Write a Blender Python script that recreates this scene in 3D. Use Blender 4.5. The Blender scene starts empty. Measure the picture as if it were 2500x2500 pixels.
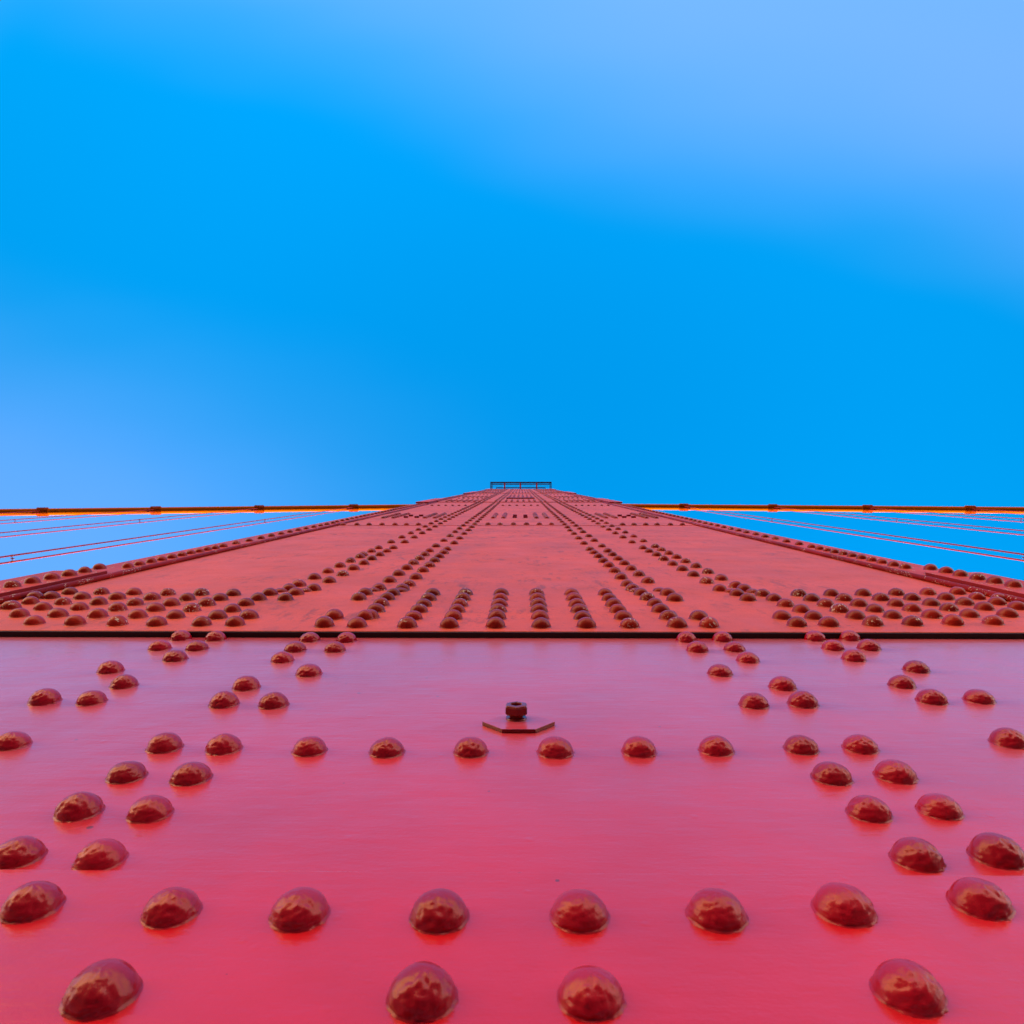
import bpy, bmesh, math, random
from mathutils import Vector, Matrix, noise
random.seed(11)
scene = bpy.context.scene
COL = scene.collection
R = math.radians

# ------------------------------------------------------------------ camera, world, sun, exposure
EYE = 1.5                      # eye height above the sidewalk
WALL = 0.305                   # distance from the lens to the steel face
cam_d = bpy.data.cameras.new('camera')
cam = bpy.data.objects.new('camera', cam_d); COL.objects.link(cam)
cam_d.sensor_width = 36.0; cam_d.lens = 25.92
cam_d.clip_start = 0.01; cam_d.clip_end = 60000.0
fpx = 1391.0
nn = math.sqrt(17**2 + 54.5**2 + fpx**2)
al = math.asin(54.5/nn); be = math.asin(17/nn/math.cos(al))
UPV = Vector((0, -math.cos(al), math.sin(al)))
F0 = Vector((0, math.sin(al), math.cos(al)))
FW = F0*math.cos(be) - Vector((1, 0, 0))*math.sin(be)
RT = Vector((1, 0, 0))*math.cos(be) + F0*math.sin(be)
cam.matrix_world = Matrix(((RT.x, UPV.x, -FW.x, 0), (RT.y, UPV.y, -FW.y, -WALL), (RT.z, UPV.z, -FW.z, EYE), (0, 0, 0, 1)))
cam_d.dof.use_dof = True; cam_d.dof.focus_distance = 1.7; cam_d.dof.aperture_fstop = 18.0
scene.camera = cam

SUN_EL = R(6.5); SUN_AZ = R(0.0)      # low sun behind the tower (+Y)
scene.view_settings.view_transform = 'Standard'; scene.view_settings.look = 'None'
scene.view_settings.exposure = 2.6; scene.view_settings.gamma = 1.0
scene.view_settings.use_curve_mapping = False
scene.cycles.max_bounces = 6
scene.cycles.use_denoising = True

world = bpy.data.worlds.new('World'); scene.world = world; world.use_nodes = True
wn = world.node_tree; wn.nodes.clear()
def N(t, kind, **kw):
    n = t.nodes.new(kind)
    for k, v in kw.items(): setattr(n, k, v)
    return n
def L(t, a, b): t.links.new(a, b)
def M(t, op, a, b=None, c=None, clamp=False):
    n = N(t, 'ShaderNodeMath', operation=op); n.use_clamp = clamp
    for i, v in enumerate((a, b, c)):
        if v is None: continue
        if isinstance(v, (int, float)): n.inputs[i].default_value = v
        else: L(t, v, n.inputs[i])
    return n.outputs[0]
def RNG(t, v, a, b, lo=0.0, hi=1.0, smooth=True):
    n = N(t, 'ShaderNodeMapRange'); n.interpolation_type = 'SMOOTHSTEP' if smooth else 'LINEAR'
    L(t, v, n.inputs[0])
    for i, x in zip((1, 2, 3, 4), (a, b, lo, hi)): n.inputs[i].default_value = x
    return n.outputs[0]
def MIXC(t, fac, a, b, blend='MIX'):
    n = N(t, 'ShaderNodeMix'); n.data_type = 'RGBA'; n.blend_type = blend
    for i, v in ((0, fac), (6, a), (7, b)):
        if isinstance(v, (int, float)): n.inputs[i].default_value = v
        elif isinstance(v, tuple): n.inputs[i].default_value = (*v, 1)
        else: L(t, v, n.inputs[i])
    return n.outputs[2]
wo = N(wn, 'ShaderNodeOutputWorld'); bg = N(wn, 'ShaderNodeBackground'); bg.inputs['Strength'].default_value = 0.15
L(wn, bg.outputs[0], wo.inputs[0])
sky = N(wn, 'ShaderNodeTexSky'); sky.sky_type = 'NISHITA'; sky.sun_disc = False
sky.sun_elevation = SUN_EL; sky.sun_rotation = SUN_AZ; sky.altitude = 0
sky.air_density = 1.0; sky.dust_density = 2.0; sky.ozone_density = 1.0
tc = N(wn, 'ShaderNodeTexCoord'); sp = N(wn, 'ShaderNodeSeparateXYZ'); L(wn, tc.outputs['Generated'], sp.inputs[0])
# thin cirrus sheets high above: a flat layer, so position = direction / height
zc = M(wn, 'MAXIMUM', sp.outputs[2], 0.05)
u = M(wn, 'DIVIDE', sp.outputs[0], zc); v = M(wn, 'DIVIDE', sp.outputs[1], zc)
cb = N(wn, 'ShaderNodeCombineXYZ'); L(wn, u, cb.inputs[0]); L(wn, v, cb.inputs[1])
mp = N(wn, 'ShaderNodeMapping'); mp.inputs['Rotation'].default_value = (0, 0, R(-18)); mp.inputs['Scale'].default_value = (0.55, 1.7, 1)
L(wn, cb.outputs[0], mp.inputs[0])
nz = N(wn, 'ShaderNodeTexNoise'); nz.inputs['Scale'].default_value = 1.5; nz.inputs['Detail'].default_value = 3; nz.inputs['Roughness'].default_value = 0.5
L(wn, mp.outputs[0], nz.inputs['Vector'])
q = M(wn, 'SUBTRACT', v, M(wn, 'MULTIPLY', u, 0.30))
q = M(wn, 'ADD', q, M(wn, 'MULTIPLY', M(wn, 'SUBTRACT', nz.outputs[0], 0.5), 0.30))
band1 = RNG(wn, q, -0.37, -0.78)                       # sheet overhead, away from the tower
band1 = M(wn, 'MULTIPLY', band1, RNG(wn, u, -0.84, -0.50))
band2 = M(wn, 'MULTIPLY', M(wn, 'MULTIPLY', RNG(wn, q, -0.14, 0.30), RNG(wn, u, 0.12, -0.60)), 0.72)
veil = M(wn, 'MAXIMUM', band1, band2)
lum = N(wn, 'ShaderNodeRGBToBW'); L(wn, sky.outputs[0], lum.inputs[0])
hs = N(wn, 'ShaderNodeHueSaturation'); hs.inputs['Hue'].default_value = 0.508; hs.inputs['Saturation'].default_value = 2.0; hs.inputs['Value'].default_value = 1.11
L(wn, sky.outputs[0], hs.inputs['Color'])
high = RNG(wn, sp.outputs[2], 0.50, 0.75)              # deep blue overhead, natural sky plus the added glow near the horizon
low_glow = RNG(wn, M(wn, 'ABSOLUTE', sp.outputs[2]), 0.70, 0.22)
fill_side = RNG(wn, sp.outputs[1], 0.35, -0.40)               # side of the sky facing the wall, for the added glow
skyh = MIXC(wn, M(wn, 'MULTIPLY', M(wn, 'MULTIPLY', low_glow, fill_side), 0.9), sky.outputs[0], (6.2, 3.3, 1.5))   # warm glow added low in the sky, out of view, to light the wall
deep = MIXC(wn, RNG(wn, sp.outputs[2], 0.68, 0.95), MIXC(wn, 1.0, hs.outputs[0], (0.78, 0.78, 0.78), 'MULTIPLY'), hs.outputs[0])
c0 = MIXC(wn, high, skyh, deep)
c1 = MIXC(wn, M(wn, 'MULTIPLY', veil, 0.48), c0, (0.42, 0.63, 1.50))
L(wn, c1, bg.inputs['Color'])

sun_d = bpy.data.lights.new('sun', 'SUN'); sun_d.energy = 2.0; sun_d.angle = R(0.5); sun_d.color = (1.0, 0.78, 0.52)
sun = bpy.data.objects.new('sun', sun_d); COL.objects.link(sun)
sdir = Vector((math.sin(SUN_AZ)*math.cos(SUN_EL), math.cos(SUN_AZ)*math.cos(SUN_EL), math.sin(SUN_EL)))
sun.rotation_euler = sdir.to_track_quat('Z', 'Y').to_euler(); sun.location = (0, 200, 60)

# ------------------------------------------------------------------ materials
def paint(name, base, rough, bump=0.25, bscale=60.0, var=0.12, streak=False, specks=0.0, chips=0.0, seed=0.0, rand=False, fine=0.0, spec=0.5, drip=0.0, coat=0.0, wavy=0.0, brush=0.0, sheen=0.0, cior=1.5, crough=0.20):
    m = bpy.data.materials.new(name); m.use_nodes = True; t = m.node_tree; t.nodes.clear()
    o = N(t, 'ShaderNodeOutputMaterial'); p = N(t, 'ShaderNodeBsdfPrincipled'); L(t, p.outputs[0], o.inputs[0])
    g = N(t, 'ShaderNodeTexCoord'); vec = g.outputs['Object']
    if rand:
        oi = N(t, 'ShaderNodeObjectInfo'); ad = N(t, 'ShaderNodeVectorMath', operation='ADD')
        mu = N(t, 'ShaderNodeVectorMath', operation='SCALE'); mu.inputs[0].default_value = (37, 53, 71)
        L(t, oi.outputs['Random'], mu.inputs['Scale']); L(t, vec, ad.inputs[0]); L(t, mu.outputs[0], ad.inputs[1]); vec = ad.outputs[0]
    mpp = N(t, 'ShaderNodeMapping'); mpp.inputs['Location'].default_value = (seed, seed*1.7, seed*.3); L(t, vec, mpp.inputs[0]); vec = mpp.outputs[0]
    def noi(scale, det=4, ro=0.55, st=None):
        n = N(t, 'ShaderNodeTexNoise'); n.inputs['Scale'].default_value = scale; n.inputs['Detail'].default_value = det; n.inputs['Roughness'].default_value = ro
        if st:
            mm = N(t, 'ShaderNodeMapping'); mm.inputs['Scale'].default_value = st; L(t, vec, mm.inputs[0]); L(t, mm.outputs[0], n.inputs['Vector'])
        else: L(t, vec, n.inputs['Vector'])
        return n.outputs[0]
    dark = tuple(c*(1-var*1.6) for c in base); lite = tuple(min(1, c*(1+var) + 0.012*var) for c in base)
    col = MIXC(t, RNG(t, noi(3.2, 5, 0.6), 0.3, 0.7), dark, lite)
    rgh = M(t, 'ADD', M(t, 'MULTIPLY', M(t, 'SUBTRACT', noi(7.0, 4, 0.6), 0.5), 0.22), rough)
    if streak:      # grime washed across and down the steel
        s1 = RNG(t, noi(2.2, 6, 0.68, (1.0, 1.0, 0.55)), 0.52, 0.75)
        s2 = RNG(t, noi(30.0, 6, 0.75, (1.0, 1.0, 0.35)), 0.50, 0.66)
        s3 = RNG(t, noi(120.0, 5, 0.75, (0.6, 1.0, 0.5)), 0.54, 0.68)
        col = MIXC(t, RNG(t, noi(420.0, 2, 0.6), 0.35, 0.65, 0.0, 0.42), col, (0.36, 0.03, 0.02))
        col = MIXC(t, M(t, 'MULTIPLY', M(t, 'MULTIPLY', s3, RNG(t, noi(2.1), 0.38, 0.62)), 0.7), col, (0.20, 0.03, 0.03))
        col = MIXC(t, M(t, 'MULTIPLY', s1, 0.42), col, (0.27, 0.05, 0.045))
        col = MIXC(t, M(t, 'MULTIPLY', M(t, 'MULTIPLY', s2, RNG(t, noi(3.5), 0.4, 0.65)), 0.75), col, (0.16, 0.03, 0.028))
    hgt = noi(bscale, 4, 0.6)
    if fine: hgt = M(t, 'ADD', hgt, M(t, 'MULTIPLY', noi(bscale*6, 3, 0.6), fine))
    if drip: hgt = M(t, 'ADD', hgt, M(t, 'MULTIPLY', noi(bscale*.55, 3, 0.7, (1.0, 1.0, 0.25)), drip))
    if specks:
        vo = N(t, 'ShaderNodeTexVoronoi'); vo.inputs['Scale'].default_value = 34.0; vo.inputs['Randomness'].default_value = 1.0; L(t, vec, vo.inputs['Vector'])
        sx = N(t, 'ShaderNodeSeparateColor'); L(t, vo.outputs['Color'], sx.inputs[0])
        rad = M(t, 'MULTIPLY', RNG(t, sx.outputs[0], 0.80, 1.0, 0.0, 0.10, False), specks)
        dot = M(t, 'LESS_THAN', vo.outputs['Distance'], rad)
        col = MIXC(t, M(t, 'MULTIPLY', dot, 0.8), col, (0.08, 0.008, 0.012))
        v2 = N(t, 'ShaderNodeTexVoronoi'); v2.inputs['Scale'].default_value = 31.0; L(t, vec, v2.inputs['Vector'])
        s2x = N(t, 'ShaderNodeSeparateColor'); L(t, v2.outputs['Color'], s2x.inputs[0])
        pim = M(t, 'SUBTRACT', M(t, 'MULTIPLY', RNG(t, s2x.outputs[1], 0.7, 1.0, 0.0, 0.16, False), 1.0), v2.outputs['Distance'])
        hgt = M(t, 'ADD', hgt, M(t, 'MULTIPLY', M(t, 'MAXIMUM', pim, 0.0), 6.0))
    if chips:
        cmask = M(t, 'MULTIPLY', RNG(t, noi(190.0, 3, 0.6), 0.60, 0.63), RNG(t, noi(17.0, 2, 0.5), 0.60-0.1*chips, 0.68-0.1*chips))
        col = MIXC(t, cmask, col, (0.62, 0.60, 0.52)); hgt = M(t, 'SUBTRACT', hgt, M(t, 'MULTIPLY', cmask, 0.25))
    L(t, col, p.inputs['Base Color']); L(t, rgh, p.inputs['Roughness'])
    p.inputs['Specular IOR Level'].default_value = spec
    if sheen: p.inputs['Sheen Weight'].default_value = sheen; p.inputs['Sheen Roughness'].default_value = 0.30; p.inputs['Sheen Tint'].default_value = (0.95, 0.74, 1.0, 1)
    if coat: p.inputs['Coat Weight'].default_value = coat; p.inputs['Coat Roughness'].default_value = crough; p.inputs['Coat IOR'].default_value = cior
    if bump == 0: return m
    b = N(t, 'ShaderNodeBump'); b.inputs['Strength'].default_value = bump; b.inputs['Distance'].default_value = 0.0012
    L(t, hgt, b.inputs['Height']); nrm = b.outputs[0]
    if wavy:        # plate buckling between the rivet lines, and long brush marks
        b2 = N(t, 'ShaderNodeBump'); b2.inputs['Strength'].default_value = 1.0; b2.inputs['Distance'].default_value = wavy
        hw = M(t, 'ADD', noi(7.0, 2, 0.5), M(t, 'MULTIPLY', noi(38.0, 4, 0.6, (0.35, 1.0, 1.5)), brush))
        L(t, hw, b2.inputs['Height']); L(t, nrm, b2.inputs['Normal']); nrm = b2.outputs[0]
    L(t, nrm, p.inputs['Normal'])
    if coat: L(t, nrm, p.inputs['Coat Normal'])
    return m
ORANGE = (0.65, 0.084, 0.023)
GLOSS = (0.58, 0.003, 0.010)
m_gloss = paint('fresh_gloss_paint', GLOSS, 0.22, 0.28, 45, 0.07, specks=1.0, fine=0.5, spec=0.12, coat=1.0, wavy=0.004, brush=0.20, sheen=0.95, cior=1.45)
m_matte = paint('weathered_paint', ORANGE, 0.55, 0.30, 70, 0.10, streak=True, specks=0.6, seed=3.1, fine=0.6, spec=0.4, wavy=0.004, brush=0.12)
m_rivet = paint('rivet_paint', (0.37, 0.002, 0.018), 0.36, 0.42, 160, 0.14, rand=True, drip=1.0, spec=0.1, coat=0.55, crough=0.12)
m_rivet_up = paint('weathered_rivet_paint', (0.30, 0.013, 0.006), 0.28, 0.35, 150, 0.20, rand=True, chips=0.45, spec=0.22)
m_field = paint('rivet_field_paint', (0.28, 0.013, 0.006), 0.30, 0.35, 120, 0.22, chips=0.6, seed=5.0, spec=0.22)
m_strip = paint('edge_paint', (0.56, 0.058, 0.024), 0.5, 0.35, 80, 0.16, chips=0.35, seed=8.0, streak=True, spec=0.12)
m_bar = paint('splice_shade_bolt_paint', (0.26, 0.013, 0.012), 0.5, 0.35, 70, 0.15, seed=9.0, spec=0.15)  # darker copy for the shaded splice sides; also bolts and ledge bar
m_bead = paint('bead_paint', (0.25, 0.009, 0.003), 0.45, 0.5, 110, 0.2, chips=0.9, seed=14.0, spec=0.08)
m_nut = paint('nut_paint', (0.16, 0.002, 0.004), 0.25, 0.5, 150, 0.2, seed=13.0, spec=0.3, coat=0.4, crough=0.12)
m_bolt = paint('bolt_paint', (0.34, 0.006, 0.012), 0.2, 0.12, 60, 0.1, seed=12.0, spec=0.25, coat=1.0, sheen=0.2)
m_far = paint('distant_paint', ORANGE, 0.5, 0.1, 10, 0.08, seed=2.0)
m_cable = paint('cable_paint', (0.46, 0.100, 0.002), 0.7, 0.0, 6, 0.05, seed=4.0, spec=0.0)
m_rope = paint('rope_paint', (0.34, 0.022, 0.022), 0.7, 0.0, 4, 0.05, seed=6.0, spec=0.1)
m_band = paint('band_paint', (0.32, 0.052, 0.002), 0.7, 0.0, 12, 0.12, seed=7.0, spec=0.0)
m_platform = paint('platform_paint', (0.035, 0.003, 0.008), 0.5, 0.2, 20, 0.1, seed=1.0)
def plain(name, col, rough, bscale, bump):
    m = bpy.data.materials.new(name); m.use_nodes = True; t = m.node_tree; p = t.nodes['Principled BSDF']
    n = N(t, 'ShaderNodeTexNoise'); n.inputs['Scale'].default_value = bscale; n.inputs['Detail'].default_value = 6
    g = N(t, 'ShaderNodeTexCoord'); L(t, g.outputs['Object'], n.inputs['Vector'])
    c = MIXC(t, n.outputs[0], tuple(x*.75 for x in col), tuple(x*1.25 for x in col)); L(t, c, p.inputs['Base Color'])
    p.inputs['Roughness'].default_value = rough
    if bump == 0: return m
    b = N(t, 'ShaderNodeBump'); b.inputs['Strength'].default_value = bump; b.inputs['Distance'].default_value = 0.05
    L(t, n.outputs[0], b.inputs['Height']); L(t, b.outputs[0], p.inputs['Normal'])
    return m
m_walk = plain('sidewalk_concrete', (0.045, 0.043, 0.042), 0.85, 6.0, 0.1)
m_water = plain('bay_water', (0.008, 0.020, 0.024), 0.45, 0.05, 0.6)
m_water.node_tree.nodes['Principled BSDF'].inputs['Specular IOR Level'].default_value = 0.15

# ------------------------------------------------------------------ mesh helpers
class MB:
    def __init__(s): s.v = []; s.f = []; s.m = []
    def add(s, vs, fs, mi=0):
        b = len(s.v); s.v += [tuple(x) for x in vs]; s.f += [tuple(i+b for i in q) for q in fs]; s.m += [mi]*len(fs)
    def box(s, x0, x1, y0, y1, z0, z1):
        s.add([(x0,y0,z0),(x1,y0,z0),(x1,y1,z0),(x0,y1,z0),(x0,y0,z1),(x1,y0,z1),(x1,y1,z1),(x0,y1,z1)],
              [(0,3,2,1),(4,5,6,7),(0,1,5,4),(1,2,6,5),(2,3,7,6),(3,0,4,7)])
    def tube(s, pts, r, seg=12, cap=True, ref=Vector((0, 1, 0))):
        pts = [Vector(p) for p in pts]; rs = r if isinstance(r, (list, tuple)) else [r]*len(pts)
        vs = []
        for i, p in enumerate(pts):
            d = (pts[min(i+1, len(pts)-1)] - pts[max(i-1, 0)]).normalized()
            a = d.cross(ref)
            if a.length < 1e-4: a = d.cross(Vector((1, 0, 0)))
            a.normalize(); b = d.cross(a)
            for k in range(seg):
                w = 2*math.pi*k/seg; vs.append(p + (a*math.cos(w) + b*math.sin(w))*rs[i])
        fs = []
        for i in range(len(pts)-1):
            for k in range(seg):
                k2 = (k+1) % seg; fs.append((i*seg+k, i*seg+k2, (i+1)*seg+k2, (i+1)*seg+k))
        if cap: fs.append(tuple(range(seg-1, -1, -1))); fs.append(tuple((len(pts)-1)*seg+k for k in range(seg)))
        s.add(vs, fs)
    def prism(s, poly, y0, y1):          # polygon in x,z, extruded along y (y0 is the outer face)
        n = len(poly); vs = [(x, y0, z) for x, z in poly] + [(x, y1, z) for x, z in poly]
        fs = [tuple(range(n)), tuple(range(2*n-1, n-1, -1))] + [(i, i+n, (i+1) % n+n, (i+1) % n) for i in range(n)]
        s.add(vs, fs)
    def build(s, name, mat, parent=None, smooth=False, bevel=0.0, seg=2):
        me = bpy.data.meshes.new(name); me.from_pydata(s.v, [], s.f); me.update()
        bm = bmesh.new(); bm.from_mesh(me); bmesh.ops.recalc_face_normals(bm, faces=bm.faces)
        if bevel: bmesh.ops.bevel(bm, geom=list(bm.edges), offset=bevel, segments=seg, affect='EDGES', profile=0.6)
        bm.to_mesh(me); bm.free()
        for m in (mat if isinstance(mat, (list, tuple)) else [mat]): me.materials.append(m)
        if isinstance(mat, (list, tuple)):
            for p, i in zip(me.polygons, s.m): p.material_index = i
        if smooth:
            for p in me.polygons: p.use_smooth = True
        o = bpy.data.objects.new(name, me); COL.objects.link(o)
        if parent: o.parent = parent
        return o
def empty(name, loc=(0, 0, 0), parent=None):
    o = bpy.data.objects.new(name, None); o.location = loc; COL.objects.link(o); o.empty_display_size = 0.2
    if parent: o.parent = parent
    return o
def tag(o, label, cat, group=None):
    o['label'] = label; o['category'] = cat
    if group: o['group'] = group
def struct(o): o['kind'] = 'structure'; return o

# ------------------------------------------------------------------ setting
b = MB(); b.box(-90, 90, -3.6, 14, -0.35, 0); struct(b.build('sidewalk', m_walk))
b = MB(); b.add([(-25000,-25000,-66),(25000,-25000,-66),(25000,25000,-66),(-25000,25000,-66)], [(0,1,2,3)]); struct(b.build('water', m_water))

# ------------------------------------------------------------------ the tower
tower = empty('bridge_tower')
tag(tower, 'riveted red steel bridge tower seen straight up its face, with a platform at the top', 'bridge tower')
E = EYE
XL, XR = -1.30, 1.24                        # inner edges of the corner strips
SL, SRR = -1.430, 1.375                     # outer edges of the corner strips
JOINT = E + 1.446
SEAM2, SEAM3, TOP = E + 11.09, E + 19.9, E + 34.07
# shaft behind the plates and the set-back upper shaft up to the cable saddle
b = MB(); b.box(SL+.012, SRR-.012, 0.021, 8.6, 0.0, TOP - .35); b.build('shaft', m_far, tower)
b = MB(); b.box(-1.2, 1.2, 1.7, 6.9, TOP - .35, E + 147.5); b.box(-.9, .9, 2.2, 6.4, E+147.5, E+148.6); up_shaft = b.build('setback_shaft', m_far, tower)
# face plates
b = MB(); pts = []; rs = []
xx = SL+.01
while xx < SRR-.01:
    q_ = noise.noise(Vector((xx*9, 3.1, 0))); pts.append((xx, -0.0010 + .0003*noise.noise(Vector((xx*30, 0, 7))), .5616+E+.0006*noise.noise(Vector((xx*14, 0, 2))))); rs.append(max(.0001, .0010 + .0012*q_)); xx += .006
b.tube(pts, rs, 8); b.build('paint_ridge', m_gloss, tower, smooth=True)
b = MB(); b.box(SL, SRR, 0.0, 0.02, 0.5612+E, JOINT + .05); p = b.build('face_plate', m_gloss, tower); p['label'] = 'glossy crimson plate below the dark joint'
def soft_plate(name, x0, x1, y0, y1, z0, z1, mat, bev, label=None):
    b = MB(); b.box(x0, x1, y0, y1, z0, z1); o = b.build(name, mat, tower, bevel=bev, seg=3)
    if label: o['label'] = label
    return o
soft_plate('face_plate', SL, SRR, -0.0028, 0.02, 0.0, 0.5612+E, m_gloss, 0.0007, 'glossy crimson doubler plate along the bottom')
soft_plate('face_plate', XL+.0, XR-.0, -0.0125, -0.0004, JOINT, E+5.058, m_matte, 0.0026, 'weathered salmon plate above the dark joint')
soft_plate('face_plate', XL, XR, -0.0150, -0.0004, E+5.0585, SEAM2-.0005, m_matte, 0.001, 'weathered plate above the thin lap line')
soft_plate('face_plate', XL, XR, -0.0245, -0.0004, SEAM2, SEAM3-.0005, m_matte, 0.0015)
soft_plate('face_plate', XL, XR, -0.0335, -0.0004, SEAM3, TOP-.3, m_matte, 0.0015)
b = MB(); b.box(XL-.02, XR+.02, -0.036, 0.02, TOP-.2995, TOP); b.build('cornice', m_far, tower)
# corner strips with a rounded toe along the inner edge
def strip(side, z0, z1, y):
    b = MB(); n = 6
    xo, xi = (SL, XL+.026) if side < 0 else (SRR, XR-.026)
    prof = [(xo, 0.019), (xo, y)]
    rr = 0.0095; sgn = 1 if side < 0 else -1
    prof += [(xi - sgn*2*rr, y)]
    for k in range(n+1):
        a = math.pi*(k/n)*0.86
        prof.append((xi - sgn*rr + sgn*rr*math.sin(a)*1.0, y + rr*0.0 - 0.0035*math.sin(a)**2 + rr*(1-math.cos(a))))
    prof.append((xi - sgn*rr*0.5, -0.0126 if z0 < 6 else 0.0))
    prof.append((xi - sgn*3.4*rr, 0.019))
    n = len(prof)
    vs = [(x, yy, z0) for x, yy in prof] + [(x, yy, z1) for x, yy in prof]
    fs = [tuple(range(n)), tuple(range(2*n-1, n-1, -1))] + [(i, i+n, (i+1) % n+n, (i+1) % n) for i in range(n)]
    b.add(vs, fs); return b.build('corner_strip', m_strip, tower)
for sd in (-1, 1):
    strip(sd, JOINT+.006, SEAM2-.001, -0.0225); strip(sd, SEAM2, SEAM3-.001, -0.0330); strip(sd, SEAM3, TOP-.31, -0.0415)
b = MB(); b.box(SL+.004, SRR-.004, -0.0108, -0.0003, JOINT-.0042, JOINT-.0004)
b.build('joint_shade_strip', plain('black_joint_shade', (0.006, 0.004, 0.004), 0.6, 200.0, 0.1), tower)  # black strip added to stand for the shade under the plate edge
# splice plates over the strips
def bead(x, y, z0, z1):       # rolled paint bead along the toe of the strip
    b = MB(); pts = []; rs = []; z = z0
    while z < z1:
        pts.append((x + .0008*noise.noise(Vector((x*5, z*6, 1))), y, z)); rs.append(.0082*(1 + .10*noise.noise(Vector((x, z*11, 4))))); z += .02 + (z-E)*.006
    pts.append((x, y, z1)); rs.append(.0082)
    b.tube(pts, rs, 14); b.build('edge_bead', m_bead, tower, smooth=True)
for sx in (-1.268, 1.208):
    bead(sx, -.0200, JOINT+.02, SEAM2-.004); bead(sx, -.0310, SEAM2+.004, SEAM3-.004); bead(sx, -.0400, SEAM3+.004, TOP-.32)
def splice(x0, x1, y0, y1, z0, z1, lab=None):
    b = MB(); b.box(x0, x1, y0, y1, z0, z1); o = b.build('splice_plate', m_strip, tower, bevel=0.0012)
    o.data.materials.append(m_bar)                       # side faces get a darker paint that imitates their shade
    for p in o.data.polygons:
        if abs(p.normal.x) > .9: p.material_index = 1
    if lab: o['label'] = lab
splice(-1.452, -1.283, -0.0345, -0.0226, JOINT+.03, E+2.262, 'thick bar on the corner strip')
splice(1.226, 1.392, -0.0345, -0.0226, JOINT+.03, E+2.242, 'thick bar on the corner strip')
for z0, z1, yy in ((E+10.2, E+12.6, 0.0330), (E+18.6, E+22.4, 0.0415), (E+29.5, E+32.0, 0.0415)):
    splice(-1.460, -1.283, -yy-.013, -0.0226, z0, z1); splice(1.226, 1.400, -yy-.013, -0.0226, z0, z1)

# ------------------------------------------------------------------ rivets (positions in mm on the steel, heights above eye level)
LOWER = [(-667,1427),(-596,1422),(-666,1341),(-596,1339),(-599,1259),(-666,1178),(-598,1093),(-666,1012),(-599,1011),(-410,1416),(-338,1413),(-412,1331),(-339,1329),(-410,1251),(-339,1164),(-410,1085),(-410,1002),(-340,999),(-593,841),(-411,835),(-341,831),(-241,827),(-410,751),(-341,747),(-410,668),(-342,665),(-410,585),(-340,581),(-348,510),(-246,505),(-155,503),(-247,421),(-152,824),(-57,825),(39,825),(134,828),(-57,502),(41,504),(-58,421),(41,422),(320,1421),(391,1425),(321,1336),(390,1341),(389,1259),(318,1172),(390,1094),(320,1006),(389,1011),(573,1434),(642,1438),(574,1353),(640,1354),(575,1271),(643,1197),(573,1106),(574,1027),(642,1031),(572,861),(223,833),(321,838),(390,841),(321,755),(389,760),(321,673),(389,679),(320,589),(388,595),(137,506),(228,513),(329,522),(229,428)]
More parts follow.
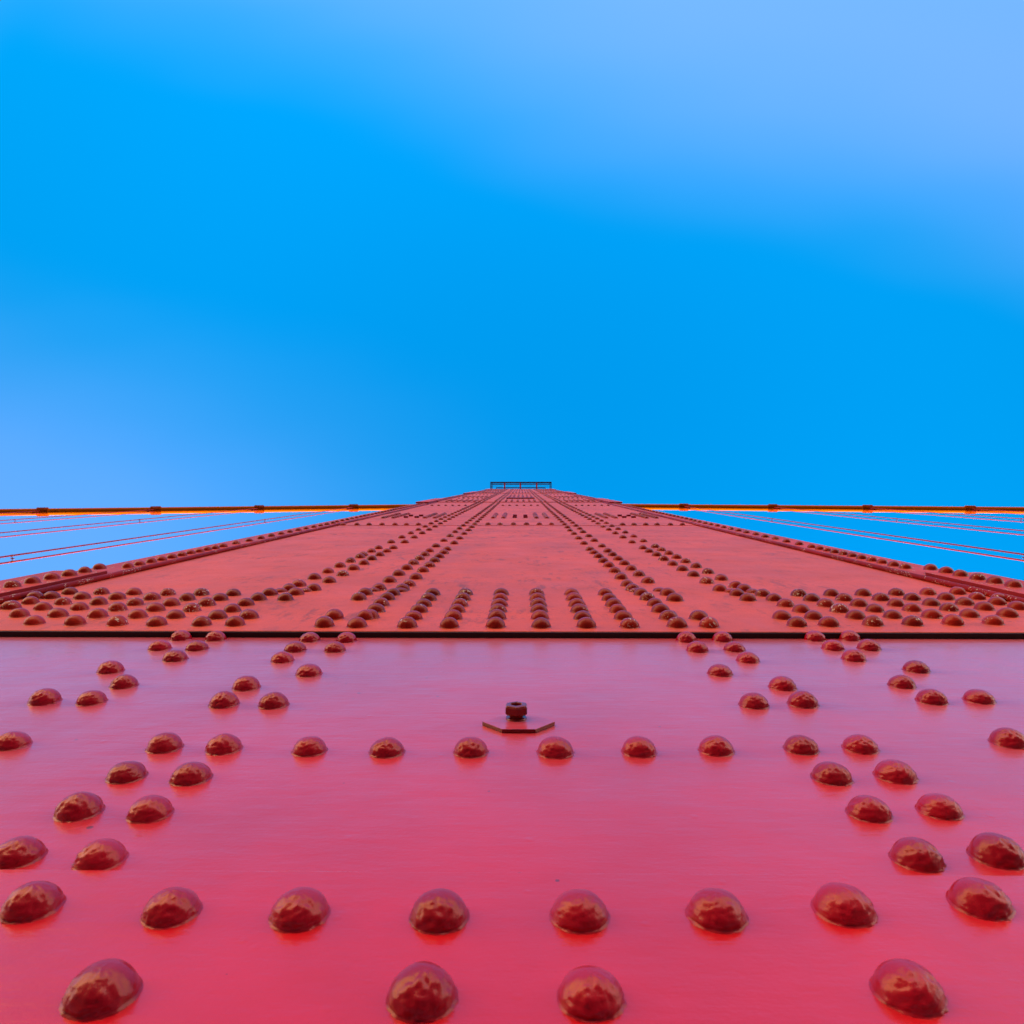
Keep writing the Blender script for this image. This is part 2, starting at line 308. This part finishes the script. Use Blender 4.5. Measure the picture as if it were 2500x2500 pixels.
UPPER = [(-1016,1517),(-928,1513),(-837,1508),(-753,1505),(-660,1506),(-591,1507),(-403,1497),(-335,1493),(-1106,1602),(-1021,1603),(-929,1597),(-839,1593),(-754,1590),(-660,1586),(-593,1589),(-405,1584),(-337,1580),(-1195,1703),(-1112,1691),(-1026,1691),(-932,1682),(-842,1678),(-756,1674),(-661,1670),(-1195,1772),(-1111,1765),(-1024,1765),(-931,1758),(-841,1753),(-755,1752),(-662,1755),(-1198,1857),(-1116,1851),(-1023,1846),(-932,1841),(-839,1833),(-755,1831),(-660,1835),(-592,1835),(-409,1843),(-1195,1930),(-1112,1931),(-1022,1925),(-928,1916),(-840,1917),(-753,1911),(-660,1918),(-593,1925),(-410,1927),(-637,2010),(-568,2004),(-633,2084),(-567,2164),(-633,2241),(-566,2324),(-632,2397),(-567,2481),(-633,2559),(-567,2643),(-632,2718),(-632,2877),(567,1512),(632,1513),(726,1520),(809,1524),(895,1529),(982,1536),(565,1593),(633,1594),(726,1599),(809,1605),(896,1610),(984,1620),(1070,1625),(638,1677),(725,1678),(808,1684),(896,1692),(985,1700),(1073,1711),(1155,1720),(630,1754),(725,1755),(807,1761),(895,1762),(984,1771),(1069,1780),(1150,1786),(632,1841),(725,1839),(807,1842),(900,1846),(981,1853),(1070,1860),(1151,1866),(629,1917),(723,1918),(809,1922),(893,1926),(983,1933),(1071,1944),(1152,1951),(567,1840),(564,1923),(608,2007),(319,1500),(384,1500),(319,1587),(384,1587),(384,1835),(385,1928),(542,2007),(544,2158),(543,2319),(541,2469),(541,2627),(541,2794),(545,2960),(603,2069),(606,2229),(607,2392),(607,2552),(606,2709),(605,2865),(607,3024),(608,3192),(-328,1592),(-331,1670),(-336,1755),(-337,1845),(-336,1923),(-390,2013),(-325,2008),(-320,2091),(-322,2246),(-390,2174),(-389,2333),(-388,2491),(-389,2651),(-388,2809),(-388,2968),(-390,3132),(-390,3372),(-388,3692),(-388,4018),(-390,4352),(-324,2425),(-321,2571),(-321,2731),(-322,2887),(-320,3048),(-322,3213),(-322,3539),(-321,3848),(-324,4192),(-322,4511),(318,1676),(321,1761),(318,1849),(315,1929),(305,2014),(303,2097),(306,2251),(308,2418),(307,2576),(305,2720),(305,2892),(303,3053),(301,3210),(301,3524),(301,3852),(302,4195),(298,4484),(373,2163),(373,2328),(372,2484),(371,2641),(370,2803),(369,2967),(368,3123),(371,3377),(368,3696),(369,4011),(365,4342),(-232,1491),(-232,1581),(-232,1667),(-232,1747),(-232,1836),(-232,1924),(-146,1491),(-146,1582),(-146,1668),(-146,1748),(-146,1837),(-146,1925),(-52,1492),(-52,1583),(-52,1669),(-52,1749),(-52,1838),(-52,1926),(41,1493),(41,1583),(41,1670),(41,1750),(41,1839),(41,1927),(133,1494),(133,1584),(133,1671),(133,1751),(133,1840),(133,1927),(221,1495),(221,1585),(221,1672),(221,1751),(221,1840),(221,1928)]
FLAT = [(-650,1975),(-584,1983),(564,1979),(620,1973),(-326,1985),(-401,1990),(310,1985),(376,1997)]
STRIP = [(-1321,2452),(-1320,2527),(-1320,2608),(-1319,2683),(-1321,2766),(-1322,2850),(-1325,2935),(-1322,3007),(-1324,3087),(-1321,3161),(-1325,3256),(-1328,3414),(-1327,3575),(-1327,3738),(-1329,3901),(-1329,4062),(-1330,4219),(-1329,4378),(-1328,4529),(-1325,4691),(-1326,4853),(-1322,5001),(-1321,5158),(1274,2451),(1271,2522),(1272,2604),(1270,2677),(1271,2758),(1271,2837),(1272,2915),(1271,2994),(1273,3072),(1273,3149),(1273,3236),(1274,3384),(1270,3534),(1278,3712),(1274,3855),(1283,4035),(1278,4188),(1278,4343),(1279,4500),(1279,4658),(1284,4828),(1279,4973),(1279,5127),(1283,5305),(1280,5451)]
SPLICE = [(-1332,1906),(-1331,1983),(-1333,2068),(-1327,2141),(-1329,2221),(-1334,2309),(1281,2313),(1285,2235),(1282,2158),(1284,2079),(1284,2005),(1288,1935)]
def dome(seg, rings, r, h, rough=0.0, crust=0.0, sd=0, p=2.1, lip=False):
    """a rivet head on the plane y=0 bulging to -y; z up."""
    vs = []; fs = []
    prof = []
    if lip: prof.append((1.06, -0.02)); prof.append((1.045, 0.03))
    else: prof.append((1.0, -0.03))
    for k in range(rings):
        a = k/rings*math.pi/2
        rho = math.cos(a)
        prof.append((rho*(1.0 if not lip else 0.985), max(0.0, (1 - rho**p))**(1/1.9) + (0.04 if lip else 0)))
    for rr, hh in prof:
        for k in range(seg):
            w = 2*math.pi*k/seg
            x, z, y = rr*math.cos(w), rr*math.sin(w), -hh
            if rough:
                q = Vector((x*1.3 + sd*9.1, y*1.3, z*1.3))
                d = noise.noise(q)*rough
                low = max(0.0, 0.25 - z)                       # runs of paint gather under the head
                if crust: d += (noise.fractal(Vector((x*6 + sd*5, y*6, z*4)), 0.9, 2.0, 4))*crust*min(1, low*1.4)
                s_ = 1 + d
                x, z = x*s_, z*s_; y *= (1 + d*1.1)
            vs.append((x*r, y*h, z*r))
    n = len(prof)
    for i in range(n-1):
        for k in range(seg):
            k2 = (k+1) % seg; fs.append((i*seg+k, (i+1)*seg+k, (i+1)*seg+k2, i*seg+k2))
    vs.append((0, -h*(1.0 + (0.04 if lip else 0)), 0)); t = len(vs)-1
    for k in range(seg): fs.append(((n-1)*seg+k, t, (n-1)*seg+(k+1) % seg))
    return vs, fs
def dome_mesh(name, mat, *a, **k):
    vs, fs = dome(*a, **k); me = bpy.data.meshes.new(name); me.from_pydata(vs, [], fs); me.update(); me.materials.append(mat)
    for p in me.polygons: p.use_smooth = True
    return me
NEAR = [dome_mesh('rivet_head', m_rivet, 56, 20, 0.0198, 0.0156, 0.035, 0.06, i+1, 1.85+0.12*(i % 4), True) for i in range(9)]
MID = [dome_mesh('rivet_head', m_rivet_up, 44, 14, 0.0205, 0.0180, 0.035, 0.03, i+21, 2.1, True) for i in range(7)]
allr = []     # (pixel-size key, x, y, z, kind)
for x, z in LOWER: allr.append((WALL/(z/1000), x/1000, 0.0 if z > 560 else -0.0028, E+z/1000, 'near', 1.0))
def upper_y(z):     # face height of the plate at z (relative)
    return -0.0125 if z < 5.058 else -0.0150 if z < 11.09 else -0.0245 if z < 19.9 else -0.0335
for x, z in UPPER: allr.append((.2925/(z/1000), x/1000, upper_y(z/1000), E+z/1000, 'mid', 1.0))
for x, z in SPLICE: allr.append((.271/(z/1000), x/1000, -0.0345, E+z/1000, 'mid', 1.0))
for x, z in STRIP: allr.append((.283/(z/1000), x/1000, -0.0225, E+z/1000, 'mid', .95))
def up(x, z, y=None, s=1.0):
    yy = upper_y(z) if y is None else y
    allr.append(((.305+yy)/z*0.98, x, yy, E+z, 'far', s))
XCOLS_L = [-1.140, -1.055, -.965, -.875, -.795, -.712]; XCOLS_R = [.702, .781, .862, .940, 1.032, 1.115]; XCOLS_C = [-.231, -.146, -.053, .038, .128, .213]
# cluster rivets just past the edge of the photograph
for i in range(6):
    for sgn, x0 in ((-1, -1.195), (1, 1.155)):
        if i % 2 == 0 and i: up(x0 + sgn*.04, 1.52 + i*.082)
# the column pairs going up: wide pitch above 3.2 m, tighter again in the top sections
def column(x, z0, pitch, z1):
    z = z0
    while z < z1: up(x, z); z += pitch
for x, z0 in ((-.636, 2.957), (-.570, 2.80), (.543, 3.12), (.610, 3.35)):
    z = z0
    while z < 3.2: up(x, z); z += .16
    column(x, z, .32, 11.0)
for x, z0 in ((-.391, 4.67), (-.324, 4.83), (.302, 4.80), (.371, 4.66)): column(x, z0, .32, 11.0)
for x in (-.636, -.570, -.391, -.324, .302, .371, .543, .610):
    column(x, 11.2 + random.random()*.05, .21, 19.8); column(x, 20.0 + random.random()*.05, .26, 33.6)
for x, z0 in ((-1.333, 5.32), (1.292, 5.61)):
    column2 = z0
    while column2 < 33.5:
        if not any(a < column2 < c for a, c in ((10.2, 12.6), (18.6, 22.4), (29.5, 32.0))):
            up(x, column2, -0.0225 if column2 < 11.09 else -0.0330 if column2 < 19.9 else -0.0415, .95)
        column2 += .158 if column2 < 14 else .21
for xs in (XCOLS_L, XCOLS_C, XCOLS_R):
    for i, x in enumerate(xs):
        up(x, 5.10 + (0.04 if xs is XCOLS_C else 0)); up(x, 9.43)
        mid_bolt = i in (2, 3)
        if not mid_bolt: column(x, 6.08, .088, 6.9)
        column(x, 11.25, .17, 12.25)
        if xs is XCOLS_C: column(x, 14.1, .17, 16.6); up(x, 17.4)
        else: up(x, 13.5, None, 1.1); column(x, 14.5, .3, 15.6); up(x, 17.4)
        column(x, 20.2, .17, 23.4); column(x, 25.4, .2, 28.6); column(x, 30.6, .25, 33.5)
up(-1.235, 5.10)
allr.sort(key=lambda q: -q[0])
sel = allr[:100]; rest = allr[100:]
for i, (k, x, y, z, kind, s) in enumerate(sel):
    me = NEAR[random.randrange(len(NEAR))] if kind == 'near' else MID[random.randrange(len(MID))]
    o = bpy.data.objects.new('rivet', me); o.location = (x, y, z); o.parent = tower
    f_ = s*random.uniform(.97, 1.04); o.scale = (f_, f_*random.uniform(.94, 1.08), f_)
    o.rotation_euler = (0, random.uniform(-.35, .35), 0)
    COL.objects.link(o)
b = MB(); cache = {}
def cdome(seg, rings, v):
    key = (seg, rings, v)
    if key not in cache: cache[key] = dome(seg, rings, 0.0205, 0.0172, 0.05, 0.03, v+40, 2.1, seg > 14)
    return cache[key]
for k, x, y, z, kind, s in rest:
    px = k*1391*.07
    vs, fs = cdome(28, 9, random.randrange(5)) if px > 9 else cdome(14, 5, random.randrange(3)) if px > 3 else cdome(8, 3, 0)
    f_ = s*random.uniform(.96, 1.05); a = random.uniform(-.5, .5); ca, sa = math.cos(a), math.sin(a)
    b.add([(x + (p[0]*ca - p[2]*sa)*f_, y + p[1]*f_, z + (p[0]*sa + p[2]*ca)*f_) for p in vs], fs)
for x, z in FLAT:
    vs, fs = cdome(28, 9, random.randrange(5))
    b.add([(x/1000 + p[0]*.9, -0.0125 + p[1]*.55, E + z/1000 + p[2]*.9) for p in vs], fs)
o = b.build('small_rivets', m_field, tower, smooth=True); o['kind'] = 'stuff'
# square bolt heads between the rivet columns
def sq_bolt(x, z, y):
    b = MB(); w = 0.0175; b.box(x-w, x+w, y-.015, y+.002, E+z-w, E+z+w); b.build('square_bolt', m_bar, tower, bevel=0.0015)
for xs in (XCOLS_L, XCOLS_C, XCOLS_R):
    for x in xs[2:4]:
        for z in (6.17, 6.45): sq_bolt(x, z, -0.015)
b = MB(); b.box(-.262, .245, -.0445, -.0240, E+13.2, E+13.7); b.build('ledge_bar', m_bar, tower, bevel=.002)
# ------------------------------------------------------------------ the capped bolt on its hexagonal plate
hz, hx = E + 0.917, -0.0027
b = MB(); b.prism([(hx-.0462, hz), (hx-.0205, hz-.0285), (hx+.0205, hz-.0285), (hx+.0455, hz+.001), (hx+.021, hz+.029), (hx-.0205, hz+.029)], -0.0050, 0.0)
bolt = b.build('anchor_bolt', m_gloss, tower, bevel=0.0006, seg=2)
bolt.data.materials.append(m_nut)                        # shade on the plate's edge faces, put in as darker paint
for p in bolt.data.polygons:
    if abs(p.normal.y) < .4: p.material_index = 1
bolt['label'] = 'capped bolt on a hexagonal plate'
def lathe(profile, cx, cz, seg, hexa=False):
    vs = []; fs = []
    for r, y in profile:
        for k in range(seg):
            w = 2*math.pi*(k+.5)/seg
            vs.append((cx + r*math.cos(w), y, cz + r*math.sin(w)))
    for i in range(len(profile)-1):
        for k in range(seg):
            k2 = (k+1) % seg; fs.append((i*seg+k, (i+1)*seg+k, (i+1)*seg+k2, i*seg+k2))
    fs.append(tuple((len(profile)-1)*seg+k for k in range(seg)))
    return vs, fs
nx, nzv = -0.0060, E + 0.9300
b = MB(); b.add(*lathe([(.0135, -.003), (.0137, -.0058), (.0128, -.0068), (.009, -.0070)], nx, nzv, 32)); b.build('washer', m_nut, bolt, smooth=True)
b = MB(); b.add(*lathe([(.0095, -.0065), (.0100, -.0098), (.0128, -.0104), (.0158, -.0130), (.0158, -.0205), (.0136, -.0232), (.0084, -.0238), (.0072, -.0222), (.0066, -.0185), (.002, -.0183)], nx, nzv, 6))
nut = b.build('nut', m_nut, bolt, bevel=0.0005, seg=2)
for p in nut.data.polygons: p.use_smooth = False
b = MB(); b.add(*lathe([(.0052, -.0170), (.0052, -.0195), (.0040, -.0203), (.001, -.0205)], nx, nzv, 20)); b.build('stud', m_nut, bolt, smooth=True)

# ------------------------------------------------------------------ maintenance platform at the top of the face
plat = empty('access_platform', (0, 0, TOP), tower)
def pbar(name, x0, x1, y0, y1, z0, z1, mat=m_platform):
    b = MB(); b.box(x0, x1, y0, y1, z0, z1); return b.build(name, mat, plat)
pbar('beam', -1.42, 1.41, -.365, -.300, .0, .12)
pbar('beam', -1.37, 1.36, -.280, -.235, .03, .11)
pbar('beam', -1.15, 1.13, -.110, -.065, .0, .10)
for x in (-.753, -.030, .723): pbar('bracket', x-.033, x+.033, -.3095, .30, -.05, .015, m_far)
for x0, x1 in ((-1.42, -1.385), (-1.365, -1.325), (1.325, 1.355), (1.375, 1.41)): pbar('bracket', x0, x1, -.3095, .30, -.002, .09)
for x in (-1.15, 1.115): pbar('bracket', x, x+.02, -.0695, .30, .0, .08)
b = MB(); x = -1.31
while x < 1.31: b.box(x, x+.007, -.2445, -.1055, .055, .075); x += .058
b.build('grating', m_platform, plat)
b = MB()
for zz in (.55, 1.05): b.tube([(-1.40, -.335, zz), (1.39, -.335, zz)], .016, 8, ref=Vector((0, 0, 1)))
b.build('handrail', m_platform, plat, smooth=True)
for x in (-1.40, -.75, -.03, .72, 1.39):
    b = MB(); b.tube([(x, -.335, .121), (x, -.335, 1.05)], .018, 8); b.build('post', m_platform, plat, smooth=True)

# ------------------------------------------------------------------ main cable, bands and suspender ropes
CY = 4.295; H = E + 150.0; CR = 0.55
def cable_z(x): return H - 143*(1 - (1 + x/640)**2) if x < 0 else H - .30*x
def slope_dir(x, s=1):
    e = .5; return Vector((2*e, 0, cable_z(x+e) - cable_z(x-e))).normalized() if abs(x) > 1 else Vector((1, 0, 0))
cab = empty('main_cable', (0, CY, H))
tag(cab, 'thick orange main cable running down both sides from the tower top, lit from below', 'cable')
pts = []; x = -330.0
while x <= 260.01: pts.append((x, 0, cable_z(x) - H)); x += 5.0
b = MB(); b.tube(pts, CR, 28); b.build('cable', m_cable, cab, smooth=True)
BL = [-31.1, -46.4, -61.7, -77.0]; BR = [31.0, 46.3, 61.5, 76.8]
for x in BL + BR:
    z = cable_z(x) - H; d = slope_dir(x); c0 = Vector((x, 0, z))
    e = empty('cable_band', c0, cab)
    b = MB(); ref = Vector((0, 1, 0))
    Lh = .75
    pr = []; rr = []
    for k in range(7):
        a = -Lh + 2*Lh*k/6
        for da, r in ((-.07, CR+.05), (-.05, CR+.13), (.05, CR+.13), (.07, CR+.05)): pr.append(d*(a+da)); rr.append(r)
    b.tube(pr, rr, 24); b.build('collar', m_band, e, smooth=False)
    b = MB()
    up_v = d.cross(Vector((0, 1, 0))).normalized()
    for sy in (-1, 1):
        for k in range(6):
            a = -Lh*.85 + 2*Lh*.85*k/5
            p0 = d*a + Vector((0, sy*(CR+.12), -.2)); b.tube([p0, p0 + Vector((0, 0, .40))], .06, 8)
    s_ = 1 if x > 0 else -1
    for sy in (-.2, .2): b.tube([d*(.9*s_) + Vector((0, sy, CR*.6)), d*(.9*s_) + Vector((0, sy, -CR-.25))], .12, 10)
    b.build('clamp_bolts', m_band, e)
order = ['nearest the tower', 'second from the tower', 'third from the tower', 'fourth from the tower']
for xs, side in ((BL, 'left'), (BR, 'right')):
    for i, x in enumerate(xs):
        zt = cable_z(x)
        s = empty('suspender', (x, CY, 0))
        tag(s, f'pair of thin red suspender ropes {order[i]} under the cable on the {side}', 'suspender rope', 'suspender ropes hanging from the main cable')
        for yy in (-.19, .19):
            b = MB(); b.tube([(0, yy, 0), (0, yy, zt - .45)], .050, 10); b.build('rope', m_rope, s, smooth=True)
        for zz in ((E+44.5, E+89.0) if side == 'left' else (E+45.6, E+91.3)):
            if zz > zt - 6: continue
            b = MB()
            for yy in (-.19, .19): b.tube([(0, yy, zz-.09), (0, yy, zz+.09)], .062, 10)
            b.tube([(0, -.19, zz), (0, 0, zz+.07), (0, .19, zz)], .022, 8, ref=Vector((1, 0, 0))); b.tube([(-.12, 0, zz+.07), (.12, 0, zz+.07)], .03, 8)
            b.build('spacer', m_band, s)
